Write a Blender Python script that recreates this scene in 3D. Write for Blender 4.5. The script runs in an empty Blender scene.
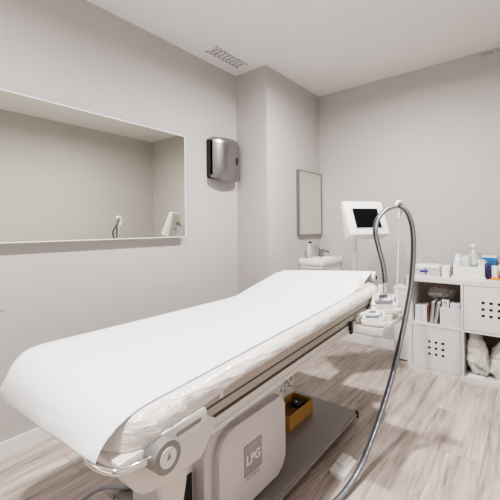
import bpy, bmesh, math, random
from mathutils import Vector, Matrix, noise
R = math.radians
scn = bpy.context.scene
COL = scn.collection
random.seed(4)

# ------------------------------------------------------------------ materials
def mat(name, col, rough=.5, metal=0., spec=.5, bump=0., bscale=40., var=0., vscale=6., alpha=1., trans=0., emis=None, estr=0., coat=0., stretch=(1,1,1)):
    m = bpy.data.materials.new(name); m.use_nodes = True
    nt = m.node_tree; b = nt.nodes['Principled BSDF']
    b.inputs['Base Color'].default_value = (*col, 1)
    b.inputs['Roughness'].default_value = rough
    b.inputs['Metallic'].default_value = metal
    b.inputs['Specular IOR Level'].default_value = spec
    b.inputs['Alpha'].default_value = alpha
    b.inputs['Transmission Weight'].default_value = trans
    b.inputs['Coat Weight'].default_value = coat
    if emis: b.inputs['Emission Color'].default_value = (*emis, 1); b.inputs['Emission Strength'].default_value = estr
    tc = nt.nodes.new('ShaderNodeTexCoord'); mp = nt.nodes.new('ShaderNodeMapping')
    mp.inputs['Scale'].default_value = stretch
    nt.links.new(tc.outputs['Object'], mp.inputs['Vector'])
    n = nt.nodes.new('ShaderNodeTexNoise'); n.inputs['Scale'].default_value = vscale; n.inputs['Detail'].default_value = 4
    nt.links.new(mp.outputs['Vector'], n.inputs['Vector'])
    mx = nt.nodes.new('ShaderNodeMix'); mx.data_type = 'RGBA'
    v = var if var else .02
    mx.inputs[6].default_value = (*[c*(1-v) for c in col], 1); mx.inputs[7].default_value = (*[min(1, c*(1+v)) for c in col], 1)
    nt.links.new(n.outputs['Fac'], mx.inputs[0]); nt.links.new(mx.outputs[2], b.inputs['Base Color'])
    if bump:
        n2 = nt.nodes.new('ShaderNodeTexNoise'); n2.inputs['Scale'].default_value = bscale; n2.inputs['Detail'].default_value = 5
        nt.links.new(mp.outputs['Vector'], n2.inputs['Vector'])
        bp = nt.nodes.new('ShaderNodeBump'); bp.inputs['Strength'].default_value = bump; bp.inputs['Distance'].default_value = .01
        nt.links.new(n2.outputs['Fac'], bp.inputs['Height']); nt.links.new(bp.outputs['Normal'], b.inputs['Normal'])
    return m

def floor_mat():
    m = bpy.data.materials.new('wood_planks'); m.use_nodes = True
    nt = m.node_tree; L = nt.links.new; b = nt.nodes['Principled BSDF']
    tc = nt.nodes.new('ShaderNodeTexCoord')
    sx = nt.nodes.new('ShaderNodeSeparateXYZ'); L(tc.outputs['Object'], sx.inputs[0])
    cx = nt.nodes.new('ShaderNodeCombineXYZ'); L(sx.outputs['Y'], cx.inputs['X']); L(sx.outputs['X'], cx.inputs['Y'])
    br = nt.nodes.new('ShaderNodeTexBrick')
    br.inputs['Scale'].default_value = 1; br.inputs['Brick Width'].default_value = 1.25; br.inputs['Row Height'].default_value = .19
    br.inputs['Mortar Size'].default_value = .0012; br.inputs['Mortar Smooth'].default_value = .2; br.offset = .37
    br.inputs['Color1'].default_value = (0, 0, 0, 1); br.inputs['Color2'].default_value = (1, 1, 1, 1); br.inputs['Mortar'].default_value = (.5, .5, .5, 1)
    L(cx.outputs[0], br.inputs['Vector'])
    # per-plank shift for the grain
    sep = nt.nodes.new('ShaderNodeVectorMath'); sep.operation = 'MULTIPLY_ADD'
    L(br.outputs['Color'], sep.inputs[0]); sep.inputs[1].default_value = (7.3, 3.1, 5.7); L(tc.outputs['Object'], sep.inputs[2])
    mp = nt.nodes.new('ShaderNodeMapping'); mp.inputs['Scale'].default_value = (13, 1.2, 1); L(sep.outputs[0], mp.inputs['Vector'])
    n1 = nt.nodes.new('ShaderNodeTexNoise'); n1.inputs['Scale'].default_value = 1.5; n1.inputs['Detail'].default_value = 7; n1.inputs['Roughness'].default_value = .62; n1.inputs['Distortion'].default_value = .45
    L(mp.outputs[0], n1.inputs['Vector'])
    mp2 = nt.nodes.new('ShaderNodeMapping'); mp2.inputs['Scale'].default_value = (75, 2.2, 1); L(sep.outputs[0], mp2.inputs['Vector'])
    n2 = nt.nodes.new('ShaderNodeTexNoise'); n2.inputs['Scale'].default_value = 2; n2.inputs['Detail'].default_value = 4
    L(mp2.outputs[0], n2.inputs['Vector'])
    # cathedral rings
    mp3 = nt.nodes.new('ShaderNodeMapping'); mp3.inputs['Scale'].default_value = (5.5, .75, 1); L(sep.outputs[0], mp3.inputs['Vector'])
    n3 = nt.nodes.new('ShaderNodeTexNoise'); n3.inputs['Scale'].default_value = 1.1; n3.inputs['Detail'].default_value = 2; n3.inputs['Distortion'].default_value = .3
    L(mp3.outputs[0], n3.inputs['Vector'])
    ml = nt.nodes.new('ShaderNodeMath'); ml.operation = 'MULTIPLY'; ml.inputs[1].default_value = 75; L(n3.outputs['Fac'], ml.inputs[0])
    sn = nt.nodes.new('ShaderNodeMath'); sn.operation = 'SINE'; L(ml.outputs[0], sn.inputs[0])
    a = nt.nodes.new('ShaderNodeMath'); a.operation = 'MULTIPLY_ADD'; a.inputs[1].default_value = .05; L(sn.outputs[0], a.inputs[0]); L(n1.outputs['Fac'], a.inputs[2])
    a2 = nt.nodes.new('ShaderNodeMath'); a2.operation = 'MULTIPLY_ADD'; a2.inputs[1].default_value = .42; L(n2.outputs['Fac'], a2.inputs[0]); L(a.outputs[0], a2.inputs[2])
    bw = nt.nodes.new('ShaderNodeRGBToBW'); L(br.outputs['Color'], bw.inputs[0])
    a3 = nt.nodes.new('ShaderNodeMath'); a3.operation = 'MULTIPLY_ADD'; a3.inputs[1].default_value = .10; L(bw.outputs[0], a3.inputs[0]); L(a2.outputs[0], a3.inputs[2])
    cr = nt.nodes.new('ShaderNodeValToRGB'); e = cr.color_ramp.elements
    e[0].position = .52; e[0].color = (.25, .195, .168, 1); e[1].position = .96; e[1].color = (.58, .51, .475, 1)
    k = cr.color_ramp.elements.new(.70); k.color = (.42, .355, .32, 1)
    L(a3.outputs[0], cr.inputs[0])
    mo = nt.nodes.new('ShaderNodeMix'); mo.data_type = 'RGBA'; L(br.outputs['Fac'], mo.inputs[0]); L(cr.outputs[0], mo.inputs[6]); mo.inputs[7].default_value = (.2, .15, .12, 1)
    L(mo.outputs[2], b.inputs['Base Color'])
    b.inputs['Roughness'].default_value = .42
    bp = nt.nodes.new('ShaderNodeBump'); bp.inputs['Strength'].default_value = .15; bp.inputs['Distance'].default_value = .003; L(a2.outputs[0], bp.inputs['Height']); L(bp.outputs[0], b.inputs['Normal'])
    return m

def clear_mat(name, col, a=.35, rough=.15, bump=0, bscale=30):
    m = mat(name, col, rough, bump=bump, bscale=bscale, alpha=a)
    return m

M = {}
M['wall'] = mat('painted_wall', (.50, .475, .462), .75, bump=.04, bscale=220)
M['ceiling'] = mat('painted_ceiling', (.80, .783, .772), .8, bump=.02, bscale=200)
M['floor'] = floor_mat()
M['trim'] = mat('white_trim', (.76, .745, .73), .4)
M['white'] = mat('white_plastic', (.75, .735, .715), .35)
M['white_gloss'] = mat('white_gloss', (.78, .77, .755), .18, coat=.3)
M['ceramic'] = mat('white_ceramic', (.85, .85, .84), .12, coat=.5)
M['cream'] = mat('cream_plastic', (.72, .665, .605), .4)
M['beige'] = mat('beige_board', (.47, .405, .355), .5)
M['beige_light'] = mat('pale_beige_plastic', (.72, .68, .645), .35)
M['paper'] = mat('white_paper', (.76, .76, .77), .7, bump=.05, bscale=8)
M['mattress'] = mat('white_vinyl', (.84, .825, .80), .45)
M['film'] = mat('wrinkled_film', (.74, .70, .68), .22, bump=1.0, bscale=22, var=.10, vscale=18, stretch=(1, .45, 2.6), coat=.7)
M['alu'] = mat('brushed_aluminium', (.46, .43, .39), .42, metal=.75, var=.05, stretch=(60, 1, 60))
M['dark'] = mat('dark_rubber', (.03, .027, .025), .6)
M['groove'] = mat('dark_groove', (.07, .06, .05), .6, var=.6, vscale=120)
M['shell'] = mat('silver_grey_plastic', (.58, .56, .55), .28, metal=.3)
M['panel'] = mat('pale_lilac_panel', (.66, .615, .625), .32, coat=.2)
M['plate'] = mat('grey_steel_plate', (.26, .24, .232), .38, metal=.25, spec=.4)
M['plate_edge'] = mat('pale_steel_edge', (.36, .34, .33), .35, metal=.6)  # paler steel for the platform rim
M['chrome'] = mat('chrome', (.82, .80, .78), .09, metal=1)
M['steel'] = mat('brushed_steel', (.37, .36, .36), .27, metal=1, var=.05, stretch=(40, 40, 1))
M['knob'] = mat('satin_knob', (.30, .29, .28), .35, metal=.5)
M['mirror'] = mat('mirror_glass', (.83, .835, .775), .0, metal=1)
M['black'] = mat('black_plastic', (.02, .019, .018), .4)
M['bright'] = mat('bright_aluminium', (.46, .45, .44), .3, metal=.6)
M['tap'] = mat('tap_metal', (.42, .41, .41), .15, metal=1)
M['screen'] = mat('black_screen', (.004, .004, .005), .55, spec=.1)
M['hose'] = mat('grey_hose', (.27, .275, .30), .28, metal=.45, var=.1, vscale=60)
M['hose_dark'] = mat('dark_hose_line', (.05, .05, .06), .4)
M['card'] = mat('brown_cardboard', (.40, .23, .055), .7, var=.12, vscale=14)
M['card_dark'] = mat('shaded_cardboard', (.20, .105, .03), .8, var=.1)  # cardboard colour darkened to stand for shade inside the box
M['laminate'] = mat('white_laminate', (.71, .695, .68), .38)
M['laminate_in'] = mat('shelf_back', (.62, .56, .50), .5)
M['door'] = mat('white_door', (.72, .71, .71), .35)
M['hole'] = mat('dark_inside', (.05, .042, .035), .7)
M['grey'] = mat('mid_grey_plastic', (.34, .34, .36), .4)
M['lightgrey'] = mat('light_grey_plastic', (.52, .52, .545), .35)
M['folder'] = mat('grey_folder', (.42, .41, .395), .5)
M['maroon'] = mat('maroon_cover', (.25, .08, .07), .5)
M['purple'] = mat('violet_label', (.05, .035, .30), .35)
M['dark_purple'] = mat('dark_violet_card', (.05, .025, .10), .4)
M['blue'] = mat('blue_card', (.035, .21, .50), .35, var=.1)
M['bluewhite'] = mat('pale_blue_white', (.70, .76, .83), .35)
M['orange'] = mat('orange_plastic', (.90, .22, .06), .4)
M['amber'] = mat('amber_plastic', (.62, .30, .07), .3)
M['pink'] = mat('pale_pink', (.82, .70, .66), .4)
M['lilac'] = mat('lilac_white', (.70, .69, .78), .4)
M['mint'] = mat('mint_white', (.74, .80, .76), .3)
M['clear'] = clear_mat('clear_plastic', (.80, .80, .80), .38, .08)
M['bag'] = clear_mat('plastic_bag', (.62, .59, .57), .55, .2, bump=1, bscale=22)
M['bag_white'] = mat('white_bag', (.66, .64, .61), .3, bump=.9, bscale=16)
M['liquid'] = clear_mat('clear_gel', (.74, .74, .73), .55, .1)
M['acrylic'] = clear_mat('frosted_acrylic', (.84, .82, .79), .6, .2)
M['ink'] = mat('dark_ink', (.10, .10, .12), .6)
M['greytext'] = mat('grey_ink', (.36, .34, .36), .6)
M['emblem'] = mat('emblem_grey', (.36, .34, .35), .35, metal=.3)
M['letter'] = mat('emblem_letter', (.80, .77, .78), .3)
M['lamp'] = mat('lamp_diffuser', (.9, .9, .9), .4, emis=(1, .965, .92), estr=9)

# ------------------------------------------------------------------ helpers
def link(name, bm, m, parent=None, smooth=False, angle=35):
    me = bpy.data.meshes.new(name)
    bmesh.ops.recalc_face_normals(bm, faces=bm.faces)
    bm.to_mesh(me); bm.free()
    if isinstance(m, str): m = M[m]
    me.materials.append(m)
    if smooth:
        for p in me.polygons: p.use_smooth = True
        try: me.set_sharp_from_angle(angle=R(angle))
        except Exception: pass
    o = bpy.data.objects.new(name, me); COL.objects.link(o)
    if parent is not None:
        o.parent = parent
        if parent.type == 'EMPTY' or True:
            w = world(parent)
            o.matrix_parent_inverse = Matrix.Identity(4)
            # geometry was written in world coordinates: shift it to the parent's own space
            me.transform(w.inverted())
    return o

def world(o):
    m = Matrix.LocRotScale(o.location, o.rotation_euler, o.scale)
    return world(o.parent) @ m if o.parent else m

def tag(o, label=None, cat=None, group=None, kind=None):
    if label: o['label'] = label
    if cat: o['category'] = cat
    if group: o['group'] = group
    if kind: o['kind'] = kind
    return o

def thing(name, loc, label, cat, group=None):
    o = bpy.data.objects.new(name, None); COL.objects.link(o); o.location = loc
    o.empty_display_size = .05
    return tag(o, label, cat, group)

def box(bm, x0, x1, y0, y1, z0, z1, bev=0, seg=2, mtx=None):
    r = bmesh.ops.create_cube(bm, size=1)
    vs = r['verts']
    bmesh.ops.scale(bm, vec=(x1-x0, y1-y0, z1-z0), verts=vs)
    bmesh.ops.translate(bm, vec=((x0+x1)/2, (y0+y1)/2, (z0+z1)/2), verts=vs)
    if mtx is not None: bmesh.ops.transform(bm, matrix=mtx, verts=vs)
    if bev:
        es = list({e for v in vs for e in v.link_edges})
        bmesh.ops.bevel(bm, geom=es, offset=bev, segments=seg, affect='EDGES', profile=.5)
    return bm

def B(*a, **k): return box(bmesh.new(), *a, **k)

def prism(bm, pts, axis, a0, a1, bev=0, seg=2):
    """polygon pts (2D) extruded along axis between a0 and a1"""
    def P(p, a):
        if axis == 'X': return (a, p[0], p[1])
        if axis == 'Y': return (p[0], a, p[1])
        return (p[0], p[1], a)
    v0 = [bm.verts.new(P(p, a0)) for p in pts]; v1 = [bm.verts.new(P(p, a1)) for p in pts]
    n = len(pts); fs = [bm.faces.new(v0), bm.faces.new(v1[::-1])]
    for i in range(n): fs.append(bm.faces.new((v0[i], v1[i], v1[(i+1) % n], v0[(i+1) % n])))
    if bev:
        es = list({e for f in fs for e in f.edges})
        bmesh.ops.bevel(bm, geom=es, offset=bev, segments=seg, affect='EDGES', profile=.5)
    return bm

def rrect(x0, x1, y0, y1, r, n=6):
    if not isinstance(r, (list, tuple)): r = [r]*4       # corners: x0y0, x1y0, x1y1, x0y1
    out = []
    for (cx, cy, a0, rr) in ((x0+r[0], y0+r[0], 180, r[0]), (x1-r[1], y0+r[1], 270, r[1]), (x1-r[2], y1-r[2], 0, r[2]), (x0+r[3], y1-r[3], 90, r[3])):
        for i in range(n+1):
            a = R(a0+90*i/n); out.append((cx+rr*math.cos(a), cy+rr*math.sin(a)))
    return out

def inset(pts, d):
    n = len(pts); out = []
    for i in range(n):
        p0, p1, p2 = Vector(pts[i-1]), Vector(pts[i]), Vector(pts[(i+1) % n])
        t = (p2-p0)
        if t.length < 1e-9: t = p2-p1
        t.normalize(); nn = Vector((-t.y, t.x))
        out.append((p1.x+nn.x*d, p1.y+nn.y*d))
    return out

def rings(bm, rs, close_ends=True):
    """rs: list of rings of 3D points of the same length"""
    V = [[bm.verts.new(p) for p in r] for r in rs]; n = len(rs[0])
    for a, b in zip(V[:-1], V[1:]):
        for i in range(n): bm.faces.new((a[i], a[(i+1) % n], b[(i+1) % n], b[i]))
    if close_ends:
        bm.faces.new(V[0][::-1]); bm.faces.new(V[-1])
    return V

def slab(pts, z0, z1, rt, rb=0, n=5, zf=None, bm=None):
    bm = bm or bmesh.new(); rs = []
    if rb:
        for i in range(n): 
            a = R(90*i/n); rs.append((rb*(1-math.sin(a)), z0+rb*(1-math.cos(a))))
    rs.append((0, z0+rb))
    for i in range(n+1):
        a = R(90*i/n); rs.append((rt*(1-math.cos(a)), z1-rt+rt*math.sin(a)))
    rs = [(d, z) for k, (d, z) in enumerate(rs) if k == 0 or (abs(d-rs[k-1][0])+abs(z-rs[k-1][1])) > 1e-6]
    rings(bm, [[(x, y, z) for x, y in inset(pts, d)] for d, z in rs])
    return bm

def cyl(bm, p0, p1, r0, r1=None, n=20):
    r1 = r0 if r1 is None else r1
    p0, p1 = Vector(p0), Vector(p1); q = (p1-p0).to_track_quat('Z', 'Y')
    rings(bm, [[tuple(p + q @ Vector((r*math.cos(2*math.pi*i/n), r*math.sin(2*math.pi*i/n), 0))) for i in range(n)] for p, r in ((p0, r0), (p1, r1))])
    return bm

def lathe(bm, c, prof, n=20):
    """prof: (r, z) from bottom to top, at centre c"""
    rings(bm, [[(c[0]+r*math.cos(2*math.pi*i/n), c[1]+r*math.sin(2*math.pi*i/n), c[2]+z) for i in range(n)] for r, z in prof])
    return bm

def spline(pts, k=8):
    out = []; P = [Vector(p) for p in pts]; P = [P[0]*2-P[1]]+P+[P[-1]*2-P[-2]]
    for i in range(1, len(P)-2):
        for j in range(k):
            t = j/k; a, b, c, d = P[i-1:i+3]
            out.append(.5*((2*b)+(-a+c)*t+(2*a-5*b+4*c-d)*t*t+(-a+3*b-3*c+d)*t**3))
    out.append(P[-2]); return out

def tube(bm, pts, r, n=10, k=8, smooth=True):
    P = spline(pts, k) if smooth else [Vector(p) for p in pts]
    T = [(P[min(i+1, len(P)-1)]-P[max(i-1, 0)]).normalized() for i in range(len(P))]
    u = T[0].orthogonal().normalized(); rs = []
    for i, p in enumerate(P):
        u = (u - T[i]*u.dot(T[i])).normalized(); w = T[i].cross(u)
        rr = r(i/(len(P)-1)) if callable(r) else r
        rs.append([tuple(p+(u*math.cos(2*math.pi*j/n)+w*math.sin(2*math.pi*j/n))*rr) for j in range(n)])
    rings(bm, rs); return bm

def ellip(bm, c, rx, ry, rz, e=1., nu=24, nv=14, disp=0, seed=0, fs=8, f=None):
    def sp(v): return math.copysign(abs(v)**e, v)
    rs = []
    for j in range(1, nv):
        a = -math.pi/2+math.pi*j/nv; r = []
        for i in range(nu):
            b = 2*math.pi*i/nu
            p = Vector((sp(math.cos(a))*sp(math.cos(b))*rx, sp(math.cos(a))*sp(math.sin(b))*ry, sp(math.sin(a))*rz))
            if f: p = f(p)
            if disp:
                q = p*fs+Vector((seed*3.1, seed*1.7, seed)); p = p*(1+disp*noise.turbulence(q, 3, True))
            r.append(tuple(p+Vector(c)))
        rs.append(r)
    rings(bm, rs); return bm

S0 = .056
def lean_left(y):
    p = [(.35, .014), (.57, .018), (1.60, .075), (1.72, .076), (2.2, -.005), (3, -.01)]
    for (a, b), (c, d) in zip(p, p[1:]):
        if y <= c: return b+(d-b)*(max(y, a)-a)/(c-a)
    return -.01
def across(x): return min(1, max(0, (x+1.508)/.763))
def droop(x, y):
    """how far the rounded foot end hangs below the table top"""
    q = min(.136, max(0, .52-y)); return (.14-math.sqrt(.14**2-q*q))*(.5+.5*(1-across(x)))
def tilt(bm, s=S0):
    es = [e for e in bm.edges if abs(e.verts[0].co.y-e.verts[1].co.y) > .4]
    if es: bmesh.ops.subdivide_edges(bm, edges=es, cuts=9, use_grid_fill=True)
    for v in bm.verts: v.co.z += s*(v.co.y-1)-(1-across(v.co.x))*lean_left(v.co.y)
    return bm
def sag(bm):
    for v in bm.verts: v.co.z -= droop(v.co.x, v.co.y)
    return tilt(bm)
def loft_slab(x0, x1, y0, y1, r, z0, z1, rt, ny=60):
    """flat cushion built from cross sections along Y; r = corner radii (x0y0, x1y0, x1y1, x0y1)"""
    bm = bmesh.new(); rs = []
    for i in range(ny+1):
        t = i/ny; t = .5-.5*math.cos(math.pi*t); y = y0+.0005+(y1-y0-.001)*t
        def off(ra, rb):
            if y < y0+ra: return ra-math.sqrt(max(0, ra*ra-(y0+ra-y)**2))
            if y > y1-rb: return rb-math.sqrt(max(0, rb*rb-(y-y1+rb)**2))
            return 0
        a, b = x0+off(r[0], r[3]), x1-off(r[1], r[2])
        e = min(1, (y-y0)/rt, (y1-y)/rt); zt = z1-rt*(1-math.sqrt(max(0, 1-(1-e)**2)))
        w = min(rt, (b-a)/4)
        ring = [(a, z0), (a, max(z0+.001, zt-rt)), (a+w*.3, max(z0+.002, zt-rt*.3)), (a+w, zt)]
        ring += [(a+w+(b-a-2*w)*k/12, zt) for k in range(1, 12)]
        ring += [(b-w, zt), (b-w*.3, max(z0+.002, zt-rt*.3)), (b, max(z0+.001, zt-rt)), (b, z0)]
        rs.append([(x, y, z) for x, z in ring])
    rings(bm, rs); return bm
def tz(z, y): return z+S0*(y-1)

def text_mesh(name, body, size, matw, m, parent, extrude=.0006, bold=False):
    cu = bpy.data.curves.new(name, 'FONT'); cu.body = body; cu.size = size; cu.extrude = extrude
    cu.align_x = 'CENTER'; cu.align_y = 'CENTER'
    if bold: cu.offset = size*.025
    tmp = bpy.data.objects.new('tmp', cu); COL.objects.link(tmp)
    dg = bpy.context.evaluated_depsgraph_get()
    me = bpy.data.meshes.new_from_object(tmp.evaluated_get(dg))
    bpy.data.objects.remove(tmp); bpy.data.curves.remove(cu)
    me.transform(matw)
    if parent is not None: me.transform(world(parent).inverted())
    me.materials.clear(); me.materials.append(M[m])
    o = bpy.data.objects.new(name, me); COL.objects.link(o); o.parent = parent
    return o

# ------------------------------------------------------------------ room
XL, XP, YP, YB, XR, YF, H = -2.1287, -1.779, 2.4474, 3.415, .65, -2.6, 2.6
def st(name, bm, m='wall', **k):
    o = link(name, bm, m, **k); o['kind'] = 'structure'; return o
st('floor', B(XL-.1, XR+.1, YF-.1, YB+.1, -.1, 0), 'floor')
st('ceiling', B(XL-.1, XR+.1, YF-.1, YB+.1, H, H+.1), 'ceiling')
st('wall_left', B(XL-.1, XL, YF-.1, YB+.1, 0, H))
st('wall_pilaster', B(XL, XP, YP, YB+.05, 0, H))
st('wall_back', B(XL-.05, XR+.1, YB, YB+.1, 0, H))
st('wall_right', B(XR, XR+.1, YF-.1, YB+.1, 0, H))
st('wall_front', B(XL-.1, XR+.1, YF-.1, YF, 0, H))
bh, bt = .085, .012
st('baseboard_left', B(XL, XL+bt, YF, YP, 0, bh, bev=.002), 'trim')
st('baseboard_pilaster', B(XL+bt, XP+bt, YP-bt, YP, 0, bh, bev=.002), 'trim')
st('baseboard_corner', B(XP, XP+bt, YP, YB-bt, 0, bh, bev=.002), 'trim')
st('baseboard_back', B(XP, XR, YB-bt, YB, 0, bh, bev=.002), 'trim')
st('baseboard_right', B(XR-bt, XR, YF, YB-bt, 0, bh, bev=.002), 'trim')

# access plate at the left edge of the photo
t = thing('access_panel', (XL, .45, .88), 'thin wall-coloured access panel on the wall below the long mirror', 'wall panel')
link('seam', B(XL, XL+.003, .29, .597, .759, 1.006), 'lightgrey', t)
link('cover_plate', B(XL, XL+.006, .30, .592, .765, 1.0, bev=.002), 'wall', t)

# long wall mirror
my0, my1, mz0, mz1 = -.35, 1.776, 1.1114, 1.8927
t = thing('wall_mirror', (XL, 1.0, mz0), 'long horizontal mirror with thin white frame on the left wall', 'mirror')
D = .060
bm = bmesh.new()
for a in ((my0, my1, mz0, mz0+.006), (my0, my1, mz1-.006, mz1), (my0, my0+.006, mz0+.006, mz1-.006), (my1-.006, my1, mz0+.006, mz1-.006)):
    box(bm, XL+.001, XL+D, a[0], a[1], a[2], a[3])
link('frame', bm, 'white_gloss', t)
link('mirror_glass', B(XL+.002, XL+D-.006, my0+.006, my1-.006, mz0+.006, mz1-.006), 'mirror', t)

# small mirror over the basin
t = thing('wall_mirror', (XP, 3.17, 1.10), 'small upright rectangular mirror over the corner basin', 'mirror')
x0, x1, y0, y1, z0, z1 = XP+.001, XP+.034, 2.93, 3.40, 1.10, 1.745
bm = bmesh.new(); f = .009
for a in ((y0, y1, z0, z0+f), (y0, y1, z1-f, z1), (y0, y0+f, z0+f, z1-f), (y1-f, y1, z0+f, z1-f)): box(bm, x0, x1, *a)
link('frame', bm, 'steel', t)
link('mirror_glass', B(x0+.002, x1-.004, y0+f, y1-f, z0+f, z1-f), 'mirror', t)

# ceiling vent
t = thing('ceiling_vent', (-1.93, 2.12, H), 'cream slotted air vent in the ceiling near the wall corner', 'vent')
vx0, vx1, vy0, vy1 = -2.035, -1.845, 1.895, 2.36
link('slot_shade', B(vx0+.02, vx1-.02, vy0+.02, vy1-.02, H-.004, H-.001), 'groove', t)  # flat dark plate: shade inside the slots put into its colour
bm = bmesh.new(); fr = .030
for a in ((vx0, vx1, vy0, vy0+fr), (vx0, vx1, vy1-fr, vy1), (vx0, vx0+fr, vy0+fr, vy1-fr), (vx1-fr, vx1, vy0+fr, vy1-fr)): box(bm, *a, H-.012, H)
link('frame', bm, 'ceiling', t)
bm = bmesh.new(); nr = 5
for i in range(1, nr):
    x = vx0+fr+(vx1-vx0-2*fr)*i/nr; box(bm, x-.0085, x+.0085, vy0+fr, vy1-fr, H-.010, H-.003)
for i in range(1, 9):
    y = vy0+fr+(vy1-vy0-2*fr)*i/9; box(bm, vx0+fr, vx1-fr, y-.008, y+.008, H-.010, H-.003)
link('grille', bm, 'ceiling', t)

# small slot vent in the far top edge of the back wall
t = thing('slot_vent', (-.22, YB, 2.58), 'narrow dark slot vent at the top edge of the back wall', 'vent')
bm = bmesh.new()
for a in ((-.30, -.215), (-.195, -.11)): box(bm, a[0], a[1], YB-.006, YB-.001, 2.565, 2.585)
link('slot', bm, 'greytext', t)
link('surround', B(-.315, -.095, YB-.004, YB, 2.555, 2.595), 'wall', t)

# downlights: the near one is unseen, added to light the room
for i, (x, y, lb) in enumerate(((-.765, 2.03, 'round glowing downlight in the ceiling above the treatment table head'), (-.70, .15, 'added unseen round downlight in the ceiling above the near end of the room'))):
    t = thing('ceiling_light', (x, y, H), lb, 'ceiling light', 'round ceiling downlights')
    link('rim', lathe(bmesh.new(), (x, y, H), [(.105, -.001), (.105, -.008), (.090, -.012), (.085, -.001)], 40), 'white', t, True)
    link('diffuser', lathe(bmesh.new(), (x, y, H), [(.086, -.003), (.084, -.010), (.06, -.020), (.02, -.024)], 40), 'lamp', t, True)

# paper towel dispenser
t = thing('towel_dispenser', (XL, 2.22, 1.60), 'stainless steel paper towel dispenser on the left wall beside the corner', 'dispenser')
dy0, dy1, dz0, dz1 = 2.055, 2.40, 1.605, 1.950
link('backing', prism(bmesh.new(), rrect(dy0, dy1-.01, dz0, dz1-.01, .02), 'X', XL, XL+.073, .003), 'black', t)
bm = bmesh.new(); nu, nv = 16, 14; G = []
for j in range(nv+1):
    row = []
    for i in range(nu+1):
        u = i/nu*2-1; v = j/nv
        yy = (dy0+dy1)/2+u*(dy1-dy0)/2
        zb = dz0-.030*(1-abs(u)**1.5)*1.0
        zz = zb+(dz1-.006*abs(u)-zb)*v
        xx = XL+.078+.052*(1-abs(u)**2.6)*min(1, .35+v*3.0)
        if v > .93: xx -= (v-.93)*.2
        row.append(bm.verts.new((xx, yy, zz)))
    G.append(row)
for j in range(nv):
    for i in range(nu): bm.faces.new((G[j][i], G[j][i+1], G[j+1][i+1], G[j+1][i]))
edge = [G[0][i] for i in range(nu+1)]+[G[j][nu] for j in range(1, nv+1)]+[G[nv][i] for i in range(nu-1, -1, -1)]+[G[j][0] for j in range(nv-1, 0, -1)]
bk = [bm.verts.new((XL+.05, v.co.y, max(v.co.z, dz0))) for v in edge]
for i in range(len(edge)):
    k = (i+1) % len(edge); bm.faces.new((edge[i], bk[i], bk[k], edge[k]))
link('steel_cover', bm, 'steel', t, True, 50)
bm = bmesh.new(); xx = XL+.128
rings(bm, [[(xx+dx-.004, 2.305+.017*s*math.cos(a), 1.765+.035*s*math.sin(a)) for a in [2*math.pi*i/20 for i in range(20)]] for dx, s in ((-.01, 1), (.004, 1), (.005, .7))])
link('level_window', bm, 'black', t)

# ------------------------------------------------------------------ corner basin
t = thing('corner_basin', (-1.65, 3.2, .79), 'small white ceramic washbasin in the back left corner', 'basin')
bx0, bx1, by0, by1 = XP+.001, -1.52, 2.965, 3.41
pl = rrect(bx0, bx1, by0, by1, [.006, .03, .012, .006], 5)
bm = bmesh.new()
ins = rrect(bx0+.055, bx1-.022, by0+.03, by1-.09, .04, 5)
rs = [[(x, y, .80) for x, y in inset(pl, .012)], [(x, y, .815) for x, y in pl], [(x, y, .867) for x, y in pl], [(x, y, .872) for x, y in inset(pl, .004)]]
rs += [[(x, y, .872) for x, y in ins], [(x, y, .82) for x, y in inset(ins, .03)]]
rings(bm, rs)
link('bowl', bm, 'ceramic', t, True, 40)
link('rim_ledge', B(bx0, bx1-.012, by0+.012, by1-.004, .776, .7995, bev=.003), 'white', t)
tt = thing('basin_cabinet', (-1.65, 3.2, .2), 'white wall-hung cabinet under the corner basin', 'cabinet')
link('carcass', B(XP+.001, -1.545, 2.985, 3.412, .34, .775, bev=.003), 'laminate', tt)
link('door', B(-1.545, -1.530, 2.99, 3.40, .35, .765, bev=.002), 'door', tt)
# tap
t = thing('basin_tap', (-1.715, 3.31, .872), 'short chrome mixer tap on the corner basin', 'tap')
c = (-1.715, 3.31, .872)
link('body', lathe(bmesh.new(), c, [(.028, 0), (.028, .006), (.023, .010), (.023, .082), (.019, .09)], 20), 'tap', t, True)
link('spout', tube(bmesh.new(), [(c[0], c[1], c[2]+.045), (c[0]+.05, c[1]-.01, c[2]+.055), (c[0]+.10, c[1]-.02, c[2]+.048)], .011), 'tap', t, True)
link('lever', prism(bmesh.new(), [(-.012, 0), (.012, 0), (.010, .010), (-.010, .010)], 'X', 0, .09, .002), 'tap', None)
lv = COL.objects['lever']; lv.parent = t; lv.data.transform(Matrix.Translation((-.02, 0, .098)) @ Matrix.Rotation(R(200), 4, 'Z') @ Matrix.Rotation(R(-14), 4, 'Y'))
# soap dispenser
c = (-1.73, 3.08, .8725)
t = thing('soap_bottle', c, 'clear soap pump bottle standing on the basin rim under the small mirror', 'soap bottle')
link('bottle', lathe(bmesh.new(), c, [(.024, 0), (.026, .004), (.026, .105), (.020, .118), (.010, .124)], 20), 'liquid', t, True)
link('label_band', lathe(bmesh.new(), c, [(.0264, .03), (.0266, .031), (.0266, .08), (.0264, .081)], 20), 'lightgrey', t, True)
link('pump', lathe(bmesh.new(), c, [(.013, .124), (.013, .142), (.006, .143), (.006, .150), (.014, .151), (.014, .158), (.006, .160)], 16), 'white', t, True)
link('pump_nozzle', cyl(bmesh.new(), (c[0], c[1], c[2]+.155), (c[0]+.040, c[1]-.025, c[2]+.153), .010, .007, 12), 'black', t, True)

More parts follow.
